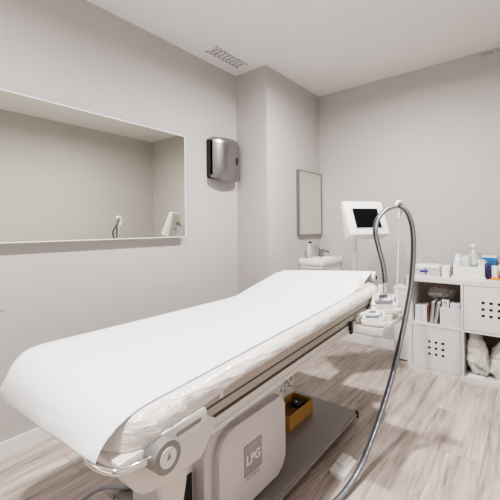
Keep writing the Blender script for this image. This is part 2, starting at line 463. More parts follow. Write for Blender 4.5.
# ------------------------------------------------------------------ treatment table
TX0, TX1, TY0, TY1 = -1.50, -.705, .412, 2.20
table = thing('treatment_table', (-1.10, 1.35, 0), 'long white treatment table with grey cover panel in the middle of the room', 'treatment table')
pl = rrect(TX0, TX1, TY0, TY1, [.21, .11, .16, .16], 8)
link('mattress', sag(loft_slab(TX0, TX1, TY0+.010, TY1, [.21, .11, .16, .16], .720, .7605, .026)), 'mattress', table, True, 60)
# wrinkled clear film around the mattress edge
def fine(pts, step=.012):
    out = []; n = len(pts)
    for i in range(n):
        a, b = Vector(pts[i]), Vector(pts[(i+1) % n]); k = max(1, int((b-a).length/step))
        for j in range(k): out.append(tuple(a.lerp(b, j/k)))
    return out
pf = fine(rrect(TX0-.004, TX1+.004, TY0-.004, TY1+.004, [.21, .11, .16, .16], 12))
bm = bmesh.new(); rs = []
prof = [(.006, .7195), (.000, .7215), (-.001, .728), (0, .737), (.004, .748), (.013, .758), (.026, .7635), (.045, .7645), (.066, .7645), (.085, .7630)]
for q, (d, z) in enumerate(prof):
    r = []
    for k, (x, y) in enumerate(inset(pf, d)):
        am = .0052 if 0 < q < 6 else .0008
        nz = noise.turbulence(Vector((x*16+y*9, y*16-x*5, z*26)), 3, True)-.5
        cx, cy = (x-(-1.10)), (y-1.3); ln = math.hypot(cx, cy*.4)+1e-6
        ridge = math.sin(k*.9+5*noise.noise(Vector((x*7, y*7, 0))))*.5
        off = am*(nz*1.5+ridge*.5)
        corner = 1.6 if (y < .75) else .8
        hang = .8*max(0, min(1, (.80-y)/.30))*max(0, 1-q/4.5)*(1 if x > -1.0 else .5)
        r.append((x+off*corner*(1 if x > -1.1 else -1)-.006*hang, y+.012*hang, z+off*.6*corner-.052*hang))
    rs.append(r)
rings(bm, rs, False)
link('plastic_cover', sag(bm), 'film', table, True, 180)['label'] = 'wrinkled clear plastic film around the mattress edge'
# mattress base board
pb = rrect(TX0+.015, -.718, TY0-.005, TY1+.01, [.20, .10, .15, .15], 8)
link('base_board', tilt(loft_slab(TX0+.015, -.718, TY0+.002, TY1+.01, [.20, .10, .15, .15], .683, .7185, .004)), 'beige', table, True, 50)
link('board_strap', tilt(B(-.719, -.714, .735, .748, .686, .716, bev=.001)), 'white', table)
# side rails
def rail(x, sgn):
    a, b = sorted((x, x-sgn*.05))
    r = link('side_rail', tilt(prism(bmesh.new(), [(a, .640), (b, .640), (b, .681), (a, .681)], 'Y', .63, 2.17)), 'alu', table)
    s0, s1 = sorted((x-sgn*.002, x+sgn*.0015))
    link('upper_seal', tilt(B(s0, s1, .62, 2.17, .674, .6835)), 'groove', r)
    link('lower_seal', tilt(B(s0, s1, .62, 2.17, .637, .6465)), 'groove', r)
    f0, f1 = sorted((x-sgn*.06, x+sgn*.004))
    link('lower_flange', tilt(prism(bmesh.new(), [(f0, .597), (f1, .597), (f1, .609), (x-sgn*.002, .613), (x-sgn*.002, .638), (f0, .638)], 'Y', .66, 2.12)), 'beige_light', r)
rail(-.722, 1); rail(-1.478, -1)
# foot end cover (side silhouette, extruded across the table)
fp = [(.410, .683), (.410, .672), (.418, .652), (.440, .618), (.455, .592), (.474, .576), (.50, .566), (.53, .562), (.66, .556), (.70, .60), (.72, .637), (.66, .683)]
link('foot_cover', tilt(prism(bmesh.new(), fp, 'X', -1.475, -.716, .004)), 'beige_light', table, True, 40)
link('under_frame', tilt(B(-1.42, -.79, .69, 2.08, .575, .637, bev=.004)), 'plate', table)
# slotted lock arm with knob
bm = bmesh.new()
pa = rrect(.515, .668, .655, .703, [.004, .018, .012, .004], 4)
tilt(prism(bm, pa, 'X', -.716, -.700, .003))
arm = link('lock_arm', bm, 'white', table, True, 40)
link('arm_slot', tilt(prism(bmesh.new(), rrect(.56, .645, .672, .683, .005, 4), 'X', -.7005, -.6985)), 'knob', arm)
kc = (-.70, .513, .632)
kn = link('knob', cyl(bmesh.new(), (-.716, .513, .632), (-.672, .513, .632), .040, .038, 36), 'knob', table, True, 40)
link('knob_face', cyl(bmesh.new(), (-.6725, .513, .632), (-.670, .513, .632), .0235, .0235, 30), 'white_gloss', kn, True, 40)
bm = bmesh.new()
prism(bm, [(.508, .628), (.520, .629), (.514, .646)], 'X', -.6702, -.6690)
link('knob_mark', bm, 'knob', kn)
# chrome bar at the foot
zb = .640
link('foot_bar', tube(bmesh.new(), [(-1.42, .50, .575), (-1.43, .455, .576), (-1.40, .430, .580), (-1.25, .424, .590), (-1.05, .412, .612), (-.85, .393, .642), (-.765, .375, .652), (-.702, .395, zb+.010), (-.692, .44, zb+.004), (-.697, .49, zb-.004), (-.705, .52, zb-.006)], .0085, 12), 'chrome', table, True)
# support arm and columns
link('support_arm', prism(bmesh.new(), [(.555, .575), (.66, .57), (.668, .50), (.652, .44), (.62, .30), (.60, .12), (.52, .12), (.56, .30), (.578, .43), (.560, .50)], 'X', -.80, -.775, .004), 'beige_light', table, True, 40)
fc = link('foot_column', B(-1.26, -.955, .78, .90, .075, .60, bev=.01), 'white', table)
link('opening_shade', B(-.960, -.952, .79, .832, .10, .30, bev=.003), 'dark', fc)  # dark plate on the column face, standing for shade in the cutout
hc = link('head_column', B(-1.30, -1.16, 1.55, 1.86, .065, .60, bev=.006), 'white', table)
bm = bmesh.new(); random.seed(2)
box(bm, -1.1605, -1.1585, 1.735, 1.845, .175, .275)
lab = link('column_label', bm, 'trim', hc)
bm = bmesh.new()
for rr in range(6):
    y = 1.745
    while y < 1.83:
        w = random.uniform(.006, .022)
        if random.random() < .65: box(bm, -1.1585, -1.1575, y, min(y+w, 1.838), .262-rr*.015, .270-rr*.015)
        y += w+.005
link('print_marks', bm, 'ink', lab)
# machine housing with emblem
hs = link('machine_housing', prism(bmesh.new(), [(p[0], p[1]) for p in rrect(.835, 1.335, .075, .482, [.05, .06, .07, .12], 8)], 'X', -1.12, -.895, .022, 4), 'shell', table, True, 50)
pnl = link('front_panel', prism(bmesh.new(), rrect(.885, 1.312, .092, .428, [.05, .055, .045, .09], 8), 'X', -.90, -.868, .010, 3), 'panel', hs, True, 50)
e = link('emblem_plate', prism(bmesh.new(), rrect(1.024, 1.130, .208, .322, .003, 2), 'X', -.869, -.8655, .0008), 'emblem', pnl)
bm = bmesh.new()
for a in ((1.022, 1.132, .206, .209), (1.022, 1.132, .321, .324), (1.022, 1.025, .206, .324), (1.129, 1.132, .206, .324)): box(bm, -.869, -.8650, *a)
link('emblem_border', bm, 'greytext', pnl)
rotX = Matrix(((0, 0, 1, 0), (1, 0, 0, 0), (0, 1, 0, 0), (0, 0, 0, 1)))
text_mesh('emblem_lettering', 'LPG', .052, Matrix.Translation((-.8652, 1.077, .262)) @ rotX, 'letter', pnl, .001, True)
text_mesh('small_lettering', 'SYSTEMS', .021, Matrix.Translation((-.8675, 1.077, .190)) @ rotX, 'greytext', pnl, .0006)
# base platform
bp = link('base_plate', prism(bmesh.new(), [(-1.37, .045), (-1.372, .062), (-1.362, .068), (-.838, .068), (-.822, .062), (-.816, .048), (-.817, .030), (-.822, .030), (-.824, .052), (-.836, .060), (-1.36, .060), (-1.365, .045)], 'Y', .76, 2.015), 'plate', table, True, 40)
link('plate_rim', tube(bmesh.new(), [(-.816, .765, .050), (-.816, 1.4, .050), (-.816, 2.01, .050)], .004, 8), 'plate_edge', bp, True)
bm = bmesh.new()
cyl(bm, (-.835, 2.012, .045), (-.815, 2.026, .045), .020, .020, 16)
link('corner_cap', bm, 'dark', bp, True, 40)
for x, y in ((-.87, .82), (-1.32, .82), (-.87, 1.94), (-1.32, 1.94)):
    link('foot', lathe(bmesh.new(), (x, y, 0), [(.022, 0), (.024, .004), (.024, .014), (.010, .020), (.010, .061)], 16), 'dark', table, True)
# head bracket: roll rod and monitor arm
link('roll_holder', tube(bmesh.new(), [(-1.44, 2.12, .70), (-1.48, 2.20, .72), (-1.53, 2.25, .76), (-1.535, 2.27, .800), (-1.45, 2.27, .804), (-1.0, 2.27, .830), (-.80, 2.27, .842)], .007, 10), 'steel', table, True)
link('head_bracket', tilt(B(-1.30, -.95, 2.07, 2.21, .62, .66, bev=.004)), 'alu', table)

# paper roll and sheet
t = thing('paper_roll', (-1.083, 2.27, .808), 'white couch paper roll across the head end of the treatment table', 'paper roll')
bm = bmesh.new(); n = 36
def ringx(x, r): return [(x, 2.27+r*math.cos(2*math.pi*i/n), .843+.058*(x+.78)+r*math.sin(2*math.pi*i/n)) for i in range(n)]
rings(bm, [ringx(-1.500, .014), ringx(-1.500, .039), ringx(-.782, .039), ringx(-.780, .037), ringx(-.780, .014)], False)
link('paper', bm, 'paper', t, True, 40)
bm = bmesh.new()
rings(bm, [ringx(-1.498, .0145), ringx(-.781, .0145), ringx(-.781, .0105), ringx(-1.498, .0105)], False)
link('cardboard_core', bm, 'ink', t, True, 40)

bm = bmesh.new()
# path: (y, absolute z, left x, right x)
top = .7665
P = []
def R_edge(y): return -.745 if y < 1.7 else -.745-(y-1.7)*.10
def L_edge(y):
    if y < .54:
        q = min(.17, .54-y); return -1.508+.17-math.sqrt(.17**2-q*q)
    return -1.508 if y < 1.9 else -1.508+(y-1.9)*.03
def z_c(x, y): return tz(top, y)-(1-across(x))*lean_left(y)-droop(x, y)
def z_roll(x): return .8835+.058*(x+.78)
ys = [2.285, 2.27, 2.25]+[2.25-.45*i/14 for i in range(1, 15)]+[1.80-1.40*i/56 for i in range(1, 57)]
nx = 40; rows = []
for y in ys:
    r = []
    for k in range(nx+1):
        u = k/nx; x = L_edge(y)+(R_edge(y)-L_edge(y))*u
        if y >= 2.25: zz = z_roll(x)-(.002 if y > 2.28 else 0)
        elif y > 1.80:
            q = (2.25-y)/.45; zz = (1-q)*z_roll(x)+q*z_c(x, 1.80)-.010*math.sin(math.pi*q)
            zz = max(zz, z_c(x, min(y, 2.19))+.001) if y < 2.2 else zz
        else: zz = z_c(x, y)
        zz += .0014*(noise.noise(Vector((x*2.2, y*2.0, 1.3)))+.6)
        r.append(bm.verts.new((x, y, zz)))
    rows.append(r)
# foot end drape
for j in range(1, 15):
    q = j/14; r = []
    for k in range(nx+1):
        u = k/nx; p0 = rows[ys.index(ys[-1])][k].co
        xb = -1.495+.758*u; yb = .395-.025*u; zb_ = .572+.094*u
        w = q**1.15
        x = p0.x+(xb-p0.x)*w; y = p0.y+(yb-p0.y)*w; z = p0.z+(zb_-p0.z)*q
        y += .004*noise.noise(Vector((u*6, q*1.5, 2)))*q-.006*math.sin(math.pi*q)
        r.append(bm.verts.new((x, y, z)))
    rows.append(r)
for a, b in zip(rows[:-1], rows[1:]):
    for k in range(nx): bm.faces.new((a[k], a[k+1], b[k+1], b[k]))
sheet = link('paper_sheet', bm, 'paper', None, True, 180)
md = sheet.modifiers.new('s', 'SOLIDIFY'); md.thickness = .0012; md.offset = 1
tag(sheet, 'smooth white paper sheet covering the top of the treatment table', 'paper sheet')
# cream flap beside the roll: shade under the lifted paper, given as colour
bm = bmesh.new(); n = 10; rows = []
for i in range(n+1):
    s = i/n; w = .085*(1-s)
    r = []
    for j in range(5):
        q = j/4; y = 1.93+.10*s+(w)*(q-.35)*1.6; x = -.752-.055*s**1.3+.010*math.sin(q*3)
        r.append(bm.verts.new((x, y, tz(.769, 1.93)+.066*s)))
    rows.append(r)
for a, b in zip(rows[:-1], rows[1:]):
    for k in range(4): bm.faces.new((a[k], a[k+1], b[k+1], b[k]))
link('gap_shade_flap', bm, 'cream', sheet, True, 180)

# ------------------------------------------------------------------ monitor on post
cx, cy, cz = -.955, 2.53, 1.230
ey = math.atan2(.85, .53)           # direction of the screen's long edge
t = thing('control_monitor', (-1.06, 2.60, .66), 'white control monitor with black screen on a post behind the table head', 'monitor')
link('post', cyl(bmesh.new(), (-1.062, 2.60, .66), (-1.058, 2.60, 1.20), .019, .019, 20), 'white', t, True, 40)
link('mount_foot', B(-1.10, -1.02, 2.19, 2.63, .64, .662, bev=.003), 'white', t)
Mx = Matrix.Translation((cx, cy, cz)) @ Matrix.Rotation(ey-R(4), 4, 'Z') @ Matrix.Rotation(R(-23), 4, 'X')
# local: X along the edge, -Y towards viewer, Z up
def loc(bm): bmesh.ops.transform(bm, matrix=Mx, verts=bm.verts); return bm
W2, H2 = .163, .134
bm = prism(bmesh.new(), [(-.034, -H2), (-.034, H2), (-.004, H2+.002), (.020, H2-.03), (.058, -H2+.02), (.056, -H2)], 'X', -W2, W2, .007, 3)
mon = link('monitor_housing', loc(bm), 'white', t, True, 45)
link('screen', loc(B(-.102, .106, -.0355, -.0345, -.084, .078)), 'screen', mon)
bm = bmesh.new()
for a in ((-.110, .114, -.088, -.082), (-.110, .114, .072, .078), (-.110, -.102, -.088, .078), (.106, .114, -.088, .078)): box(bm, a[0], a[1], -.0365, -.034, a[2], a[3])
link('screen_bezel', loc(bm), 'lightgrey', mon)
for bx_, bz_, br_ in ((-.01, .100, .004), (.03, -.105, .006)): link('button', loc(cyl(bmesh.new(), (bx_, -.0335, bz_), (bx_, -.036, bz_), br_, br_, 12)), 'grey', mon)
text_mesh('back_lettering', 'LPG', .05, Mx @ Matrix.Translation((0, .0415, -.03)) @ Matrix.Rotation(R(180), 4, 'Z') @ Matrix.Rotation(R(90-14), 4, 'X'), 'ink', mon, .002, True)
link('tilt_joint', tube(bmesh.new(), [(-1.058, 2.60, 1.19), (-1.03, 2.585, 1.225), (-1.0, 2.56, 1.243)], .020, 12), 'grey', t, True)

# ------------------------------------------------------------------ tray, handpieces, hose
t = thing('handpiece_tray', (-.64, 1.86, .655), 'frosted tray clamped to the table rail holding the two handpieces', 'tray')
bm = bmesh.new(); X0, X1, Y0, Y1, Z = -.716, -.562, 1.705, 2.10, .656
box(bm, X0, X1, Y0, Y1, Z, Z+.005)
link('tray_floor', bm, 'acrylic', t)
bm = bmesh.new()
box(bm, X0, X1, Y0-.004, Y0, Z-.012, Z+.024); box(bm, X1, X1+.004, Y0-.004, Y1, Z-.004, Z+.022)
link('tray_lip', bm, 'acrylic', t)
link('clamp', B(-.722, -.708, 1.685, 1.706, .630, .690, bev=.001), 'dark', t)
# handpieces
def rotz(a, c): return Matrix.Translation(c) @ Matrix.Rotation(a, 4, 'Z')
def handpiece(c, rz, s, label, neck):
    t = thing('massage_handpiece', c, label, 'handpiece', 'massage handpieces on the rail tray')
    W = rotz(rz, c)
    def T(bm): bmesh.ops.transform(bm, matrix=W @ Matrix.Scale(s, 4), verts=bm.verts); return bm
    def shp(p):
        k = (p.z+.05)/.10; p.x *= 1-.10*k; p.y *= 1-.22*k
        p.z += .10*p.x*(1 if p.z > 0 else .2)
        if p.z > 0 and p.y < 0: p.z += .5*p.y*min(1, p.z/.03)
        return p
    link('body', T(ellip(bmesh.new(), (0, 0, .052), .083, .058, .052, .62, 32, 18, f=shp)), 'white_gloss', t, True, 180)
    link('roller_base', T(ellip(bmesh.new(), (.0, 0, .022), .086, .060, .020, .5, 28, 10)), 'beige_light', t, True, 180)
    # sloping display facing the operator
    bm = bmesh.new()
    dz_ = lambda x, y: .5*y + x*.10
    rings(bm, [[(x, y, z_ + dz_(x, y)) for x, y in rrect(-.052+d, .038-d, -.054+d, .004-d, .012, 4)] for d, z_ in ((0, .094), (0, .1055), (.003, .1065))])
    dsp = link('display_frame', T(bm), 'grey', t, True, 40)
    bm = bmesh.new(); rings(bm, [[(x, y, z_ + dz_(x, y)) for x, y in rrect(-.040, .026, -.044, -.006, .004, 3)] for z_ in (.106, .1078)])
    link('display', T(bm), 'lightgrey', dsp)
    bm = bmesh.new(); rings(bm, [[(x, y, z_ + dz_(x, y)) for x, y in rrect(-.030, .016, -.036, -.014, .003, 3)] for z_ in (.1075, .1086)])
    link('readout', T(bm), 'ink', dsp)
    for q in range(3):
        yy = -.036+.016*q
        link('button', T(cyl(bmesh.new(), (.050, yy, .094+.5*yy), (.050, yy, .1075+.5*yy), .0055, .005, 10)), 'grey', t, True, 40)
    if neck:
        link('hose_neck', T(lathe(bmesh.new(), (-.01, .045, .085), [(.026, 0), (.024, .012), (.017, .016), (.017, .052), (.015, .060)], 18)), 'white', t, True, 40)
    else:
        link('grip', T(tube(bmesh.new(), [(-.062, -.01, .075), (-.10, -.015, .055), (-.115, -.012, .030), (-.10, -.01, .015)], .013, 12)), 'white', t, True)
    return t
handpiece((-.648, 2.010, .684), R(24), 1.04, 'white massage handpiece with hose attached, upper one at the table rail', True)
handpiece((-.637, 1.812, .6615), R(14), .76, 'smaller white massage handpiece lying in the tray without a hose', False)
bpy.data.objects['massage_handpiece']  # first handpiece stands on a saddle
t2 = COL.objects['massage_handpiece']
tr = COL.objects['handpiece_tray']
link('saddle', B(-.705, -.59, 1.95, 2.08, .661, .690, bev=.004), 'beige_light', tr)
hp = [(-.650, 2.052, .790), (-.650, 2.050, .850), (-.655, 2.036, .948), (-.665, 1.984, 1.066), (-.672, 1.962, 1.146), (-.672, 1.993, 1.212), (-.650, 2.042, 1.263), (-.615, 2.068, 1.286), (-.58, 2.082, 1.290), (-.54, 2.090, 1.262), (-.515, 2.098, 1.188), (-.508, 2.105, 1.098), (-.509, 2.100, .997), (-.514, 2.088, .896), (-.520, 2.065, .80), (-.54, 1.995, .608), (-.56, 1.900, .425), (-.58, 1.803, .282), (-.602, 1.69, .150), (-.62, 1.557, .055), (-.64, 1.388, .016), (-.68, 1.22, .014), (-.78, 1.08, .016), (-.80, .98, .016)]
t = thing('vacuum_hose', (-.64, 1.388, 0), 'long grey hose arching over a hook and down to the floor', 'hose')
L_ = spline(hp, 10)
bm = bmesh.new(); tube(bm, hp, lambda s: 0.0098+.0004*math.cos(s*2600), 12, 22)
link('hose_tube', bm, 'hose', t, True, 180)
off = [tuple(Vector(p)+Vector((-.0115, -.0085, .002))) for p in hp]
link('side_cable', tube(bmesh.new(), off, .0050, 8, 12), 'hose_dark', t, True, 180)
link('end_cuff', tube(bmesh.new(), [(-.650, 2.052, .785), (-.650, 2.052, .82), (-.650, 2.050, .850)], .0165, 14), 'lightgrey', t, True)
# support rod
t = thing('hose_stand', (-.580, 1.99, .66), 'thin white rod with hook holding up the grey hose', 'hose stand')
link('rod', tube(bmesh.new(), [(-.582, 2.010, .661), (-.582, 2.015, .75), (-.582, 2.05, .95), (-.582, 2.08, 1.15), (-.580, 2.095, 1.27)], .0036, 10), 'trim', t, True)
hk = [(-.590, 2.100, 1.225), (-.580, 2.107, 1.262), (-.574, 2.112, 1.293), (-.578, 2.098, 1.312), (-.583, 2.07, 1.313), (-.590, 2.055, 1.295)]
link('hook', tube(bmesh.new(), hk, lambda s: .008+.006*math.sin(s*3.14), 12), 'trim', t, True)

# floor junction box with cable
t = thing('floor_junction_box', (-.712, 1.58, 0), 'small white plastic box on the floor beside the base platform', 'box')
link('base', slab(rrect(-.752, -.672, 1.505, 1.655, .012, 4), 0, .024, .006), 'trim', t, True, 50)
link('lid', slab(rrect(-.745, -.690, 1.565, 1.648, .008, 4), .0235, .036, .004), 'trim', t, True, 50)
t = link('power_cable', tube(bmesh.new(), [(-1.30, .86, .074), (-1.36, .80, .074), (-1.46, .755, .05), (-1.50, .68, .016), (-1.46, .60, .009), (-1.36, .54, .009), (-1.2, .50, .009), (-1.05, .49, .009)], .009, 10), 'grey', None, True)
tag(t, 'grey cable curving off the base platform onto the floor', 'cable')

# open cardboard box on the platform
t = thing('cardboard_box', (-1.08, 1.73, .068), 'open brown cardboard box standing on the grey base platform', 'box')
x0, x1, y0, y1, z0, z1 = -1.155, -1.020, 1.585, 1.842, .0685, .150
bm = bmesh.new(); w = .004
box(bm, x1-w, x1, y0, y1, z0, z1); box(bm, x0, x0+w, y0, y1, z0, z1); box(bm, x0+w, x1-w, y0, y0+w, z0, z1); box(bm, x0+w, x1-w, y1-w, y1, z0, z1); box(bm, x0+w, x1-w, y0+w, y1-w, z0, z0+w)
link('carton', bm, 'card', t)
link('shaded_filler', B(x0+.0045, x1-.0045, y0+.0045, y1-.0045, z0+.005, z0+.04), 'card_dark', t)  # block that carries the shaded tone of the box interior
t = thing('small_fitting', (-1.09, 1.79, .108), 'small dark fitting with white label inside the cardboard box', 'fitting')
link('fitting_body', B(-1.12, -1.06, 1.75, 1.825, .109, .134, bev=.006), 'dark', t)
link('sticker', B(-1.10, -1.09, 1.77, 1.785, .1345, .1355), 'trim', t)

# tall white bin beside the shelf unit
t = thing('narrow_bin', (-.87, 3.28, 0), 'tall narrow white bin between the back wall and the shelf unit', 'bin')
link('bin_body', slab(rrect(-.945, -.80, 3.19, 3.39, .008, 3), .012, .625, .004), 'white', t, True, 50)
link('bin_lid', slab(rrect(-.948, -.797, 3.187, 3.392, .009, 3), .6255, .645, .005), 'white', t, True, 50)
link('plinth', B(-.935, -.81, 3.20, 3.38, 0, .012), 'dark', t)
t = thing('air_freshener', (-.845, 3.26, .645), 'short grey stick standing on top of the narrow white bin', 'bottle')
link('stick', cyl(bmesh.new(), (-.868, 3.26, .6455), (-.868, 3.26, .712), .006, .006, 12), 'grey', t, True, 40)
link('slim_bottle', lathe(bmesh.new(), (-.845, 3.262, .6455), [(.011, 0), (.011, .040), (.005, .046), (.005, .06)], 12), 'trim', t, True, 40)

# ------------------------------------------------------------------ shelf unit
KX0, KX1, KY0, KY1, KH = -.793, -.010, 3.031, 3.405, .769
t = thing('shelf_unit', (-.40, 3.22, 0), 'white two-by-two cube shelf unit with perforated doors along the back wall', 'shelf unit')
ft, it = .040, .017
link('top_board', B(KX0, KX1, KY0, KY1, KH-ft, KH, bev=.001), 'laminate', t)
link('bottom_board', B(KX0, KX1, KY0, KY1, 0, ft, bev=.001), 'laminate', t)
for x in (KX0, KX1-ft): link('side_board', B(x, x+ft, KY0, KY1, ft, KH-ft), 'laminate', t)
cw = (KX1-KX0-2*ft-it)/2; dX = KX0+ft+cw; zc = (KH-it)/2
link('divider', B(dX, dX+it, KY0, KY1, ft, KH-ft), 'laminate', t)
link('shelf', B(KX0+ft, dX, KY0, KY1, zc, zc+it), 'laminate', t)
link('shelf', B(dX+it, KX1-ft, KY0, KY1, zc, zc+it), 'laminate', t)
link('back_panel', B(KX0+ft, KX1-ft, KY1-.006, KY1-.001, ft, KH-ft), 'laminate_in', t)
def door(x0, x1, z0, z1):
    g = .003; x0 += g; x1 -= g; z0 += g; z1 -= g
    mx, mz = (x0+x1)/2, (z0+z1)/2; h = .0100; p = .048
    xs = [x0]+[v for i in (-1, 0, 1) for v in (mx+i*p-h, mx+i*p+h)]+[x1]
    zs = [z0]+[v for i in (-1, 0, 1) for v in (mz+i*p-h, mz+i*p+h)]+[z1]
    bm = bmesh.new(); y0, y1 = KY0+.001, KY0+.015
    for i in range(7):
        for j in range(7):
            if i % 2 and j % 2: continue
            box(bm, xs[i], xs[i+1], y0, y1, zs[j], zs[j+1])
    bmesh.ops.remove_doubles(bm, verts=bm.verts, dist=1e-5)
    dd = link('door', bm, 'door', t)
    link('hole_shade', B(x0+.004, x1-.004, y1+.004, y1+.30, z0+.004, z1-.03), 'hole', dd)  # near-black block: shade behind the door holes as colour
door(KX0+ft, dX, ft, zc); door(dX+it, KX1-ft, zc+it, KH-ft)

zf = zc+it+.0005
# left open cell
def cbox(name, x0, x1, y0, y1, z0, z1, m, label, cat, group=None, parts=None, bev=.0015, rz=0, ry=0):
    c = ((x0+x1)/2, (y0+y1)/2, z0)
    t = thing(name, c, label, cat, group)
    Mt = Matrix.Translation(c) @ Matrix.Rotation(rz, 4, 'Z') @ Matrix.Rotation(ry, 4, 'Y') @ Matrix.Translation((-c[0], -c[1], -c[2]))
    link(parts or 'carton', B(x0, x1, y0, y1, z0, z1, bev=bev, mtx=Mt), m, t)
    return t, Mt
t, Q = cbox('product_box', -.745, -.702, 3.09, 3.20, zf, zf+.128, 'lilac', 'plain white box at the left end of the open upper compartment', 'box')
link('front_label', B(-.740, -.707, 3.088, 3.0905, zf+.02, zf+.11), 'door', t)
t, Q = cbox('product_box', -.698, -.655, 3.085, 3.20, zf, zf+.134, 'white_gloss', 'white box with a grey edge beside the maroon booklet', 'box')
link('front_label', B(-.694, -.676, 3.083, 3.0855, zf+.005, zf+.12), 'lilac', t)
t, Q = cbox('booklet', -.650, -.641, 3.09, 3.22, zf, zf+.145, 'maroon', 'thin maroon booklet between the white box and the grey folders', 'booklet', parts='cover')
for x, a, h, lb in ((-.634, 5, .170, 'grey folder with dark spine slot leaning beside the maroon booklet'), (-.606, 9, .172, 'grey folder leaning against the woven white basket')):
    t, Q = cbox('file_folder', x, x+.024, 3.075, 3.25, zf+.002, zf+h, 'folder', lb, 'folder', 'grey folders in the open compartment', 'cover', ry=R(a))
    bm = box(bmesh.new(), x+.004, x+.008, 3.0735, 3.0755, zf+.04, zf+h-.004, mtx=Q)
    link('spine_slot', bm, 'ink', t)
    bm = box(bmesh.new(), x+.002, x+.020, 3.078, 3.248, zf+h+.0005, zf+h+.003, mtx=Q); link('pages', bm, 'trim', t)
# crumpled clear bag on the folders
bm = ellip(bmesh.new(), (-.575, 3.265, zf+.228), .084, .058, .044, .9, 30, 18, .55, 3, 16)
t = link('crumpled_bag', bm, 'bag', None, False); tag(t, 'crumpled clear plastic bag heaped above the grey folders', 'plastic bag')
# woven basket
bx0, bx1, by0, by1, bz = -.556, -.415, 3.06, 3.24, .140
t = thing('woven_basket', (-.485, 3.15, zf), 'white woven basket in the open upper compartment', 'basket')
bm = bmesh.new(); w = .006
for a in ((bx0, bx1, by0, by0+w), (bx0, bx1, by1-w, by1), (bx0, bx0+w, by0, by1), (bx1-w, bx1, by0, by1)): box(bm, *a, zf, zf+bz)
box(bm, bx0, bx1, by0, by1, zf, zf+.004)
link('basket_wall', bm, 'white', t)
bm = bmesh.new()
for i in range(8):
    for j in range(10):
        z = zf+.012+i*.0165; x = bx0+.008+j*.0142+(i % 2)*.005
        if x+.010 < bx1: box(bm, x, x+.010, by0-.004, by0+.001, z-.005, z+.005, bev=.0015, seg=1)
link('weave', bm, 'trim', t)
t, Q = cbox('tag_box', -.545, -.497, 3.085, 3.13, zf+.006, zf+.198, 'white_gloss', 'upright white carton with a dark slot standing in the woven basket', 'box')
bm = bmesh.new(); box(bm, -.533, -.512, 3.0835, 3.0855, zf+.172, zf+.181); box(bm, -.527, -.518, 3.0835, 3.0855, zf+.150, zf+.158)
link('hand_slot', bm, 'ink', t)
t, Q = cbox('tissue_pack', -.490, -.423, 3.09, 3.16, zf+.006, zf+.178, 'lilac', 'pale lilac pack standing in the right of the woven basket', 'pack', parts='pack')
link('side_edge', B(-.430, -.4265, 3.088, 3.0905, zf+.10, zf+.17), 'greytext', t)

# lower right cell: bags
def bag(name, c, rx, ry, rz, seed, label, lean):
    def f(p):
        k = (p.z+rz)/(2*rz); p.x = p.x*(1.10-.50*k**3)+lean*k; p.y *= 1.05-.4*k; return p
    t = thing(name, (c[0], c[1], c[2]-rz), label, 'plastic bag')
    link('bag_film', ellip(bmesh.new(), c, rx, ry, rz, .8, 56, 36, .34, seed, 15, f), 'bag_white', t, True, 30)
    return t
g = bag('carrier_bag', (-.300, 3.165, ft+.155), .062, .085, .155, 2, 'white plastic carrier bag with grey print in the lower open compartment', -.035)
bm = bmesh.new(); random.seed(8)
for (x, z, w) in ((-.338, .135, .030), (-.322, .122, .045), (-.300, .108, .040), (-.285, .098, .030), (-.312, .112, .03)):
    for k in range(3):
        xx = x+k*w/3; box(bm, xx, xx+w/3.6, 3.071-.0, 3.076, z-.004*k, z+.008-.004*k)
link('grey_print', bm, 'greytext', g)
bag('carrier_bag', (-.165, 3.175, ft+.145), .074, .095, .145, 5, 'second white plastic bag, right of the printed carrier bag', .03)
t = link('paper_packet', slab(rrect(-.370, -.265, 3.05, 3.10, .008, 3), ft+.0005, ft+.012, .004), 'trim', None, True); tag(t, 'flat white packet lying in front of the printed carrier bag', 'packet')

# ------------------------------------------------------------------ things on top of the shelf unit
Z = KH+.0005
t = thing('sterilizer_device', (-.65, 3.19, Z), 'low white desktop device with grey front and violet label on the shelf unit', 'device')
link('body', slab(rrect(-.750, -.565, 3.095, 3.28, .010, 4), Z, Z+.088, .010), 'white', t, True, 50)
link('front_plate', prism(bmesh.new(), rrect(-.745, -.570, Z+.008, Z+.062, .004, 3), 'Y', 3.0915, 3.0955), 'lightgrey', t)
link('plate_border', B(-.664, -.572, 3.0905, 3.0917, Z+.060, Z+.064), 'grey', t)
link('violet_label', B(-.705, -.645, 3.0895, 3.0915, Z+.030, Z+.046), 'purple', t)
link('latch', B(-.668, -.660, 3.086, 3.0915, Z+.010, Z+.066, bev=.001), 'ink', t)
link('side_buttons', B(-.732, -.722, 3.0895, 3.0915, Z+.034, Z+.050), 'greytext', t)
t = thing('charger_box', (-.52, 3.2, Z), 'plain white box between the desktop device and the organizer tray', 'box')
link('housing', slab(rrect(-.558, -.496, 3.14, 3.26, .010, 4), Z, Z+.086, .008), 'white', t, True, 50)
link('cable_notch', B(-.503, -.4945, 3.137, 3.1405, Z+.005, Z+.055), 'greytext', t)
t = link('looped_cable', tube(bmesh.new(), [(-.735, 3.285, Z+.06), (-.72, 3.295, Z+.115), (-.69, 3.30, Z+.132), (-.65, 3.30, Z+.112), (-.62, 3.30, Z+.10), (-.585, 3.30, Z+.095), (-.56, 3.30, Z+.125), (-.52, 3.30, Z+.142), (-.485, 3.30, Z+.13), (-.475, 3.29, Z+.09), (-.49, 3.28, Z+.02), (-.492, 3.275, Z+.006)], .0036, 8), 'greytext', None, True)
tag(t, 'thin grey cable looping behind the desktop device', 'cable')
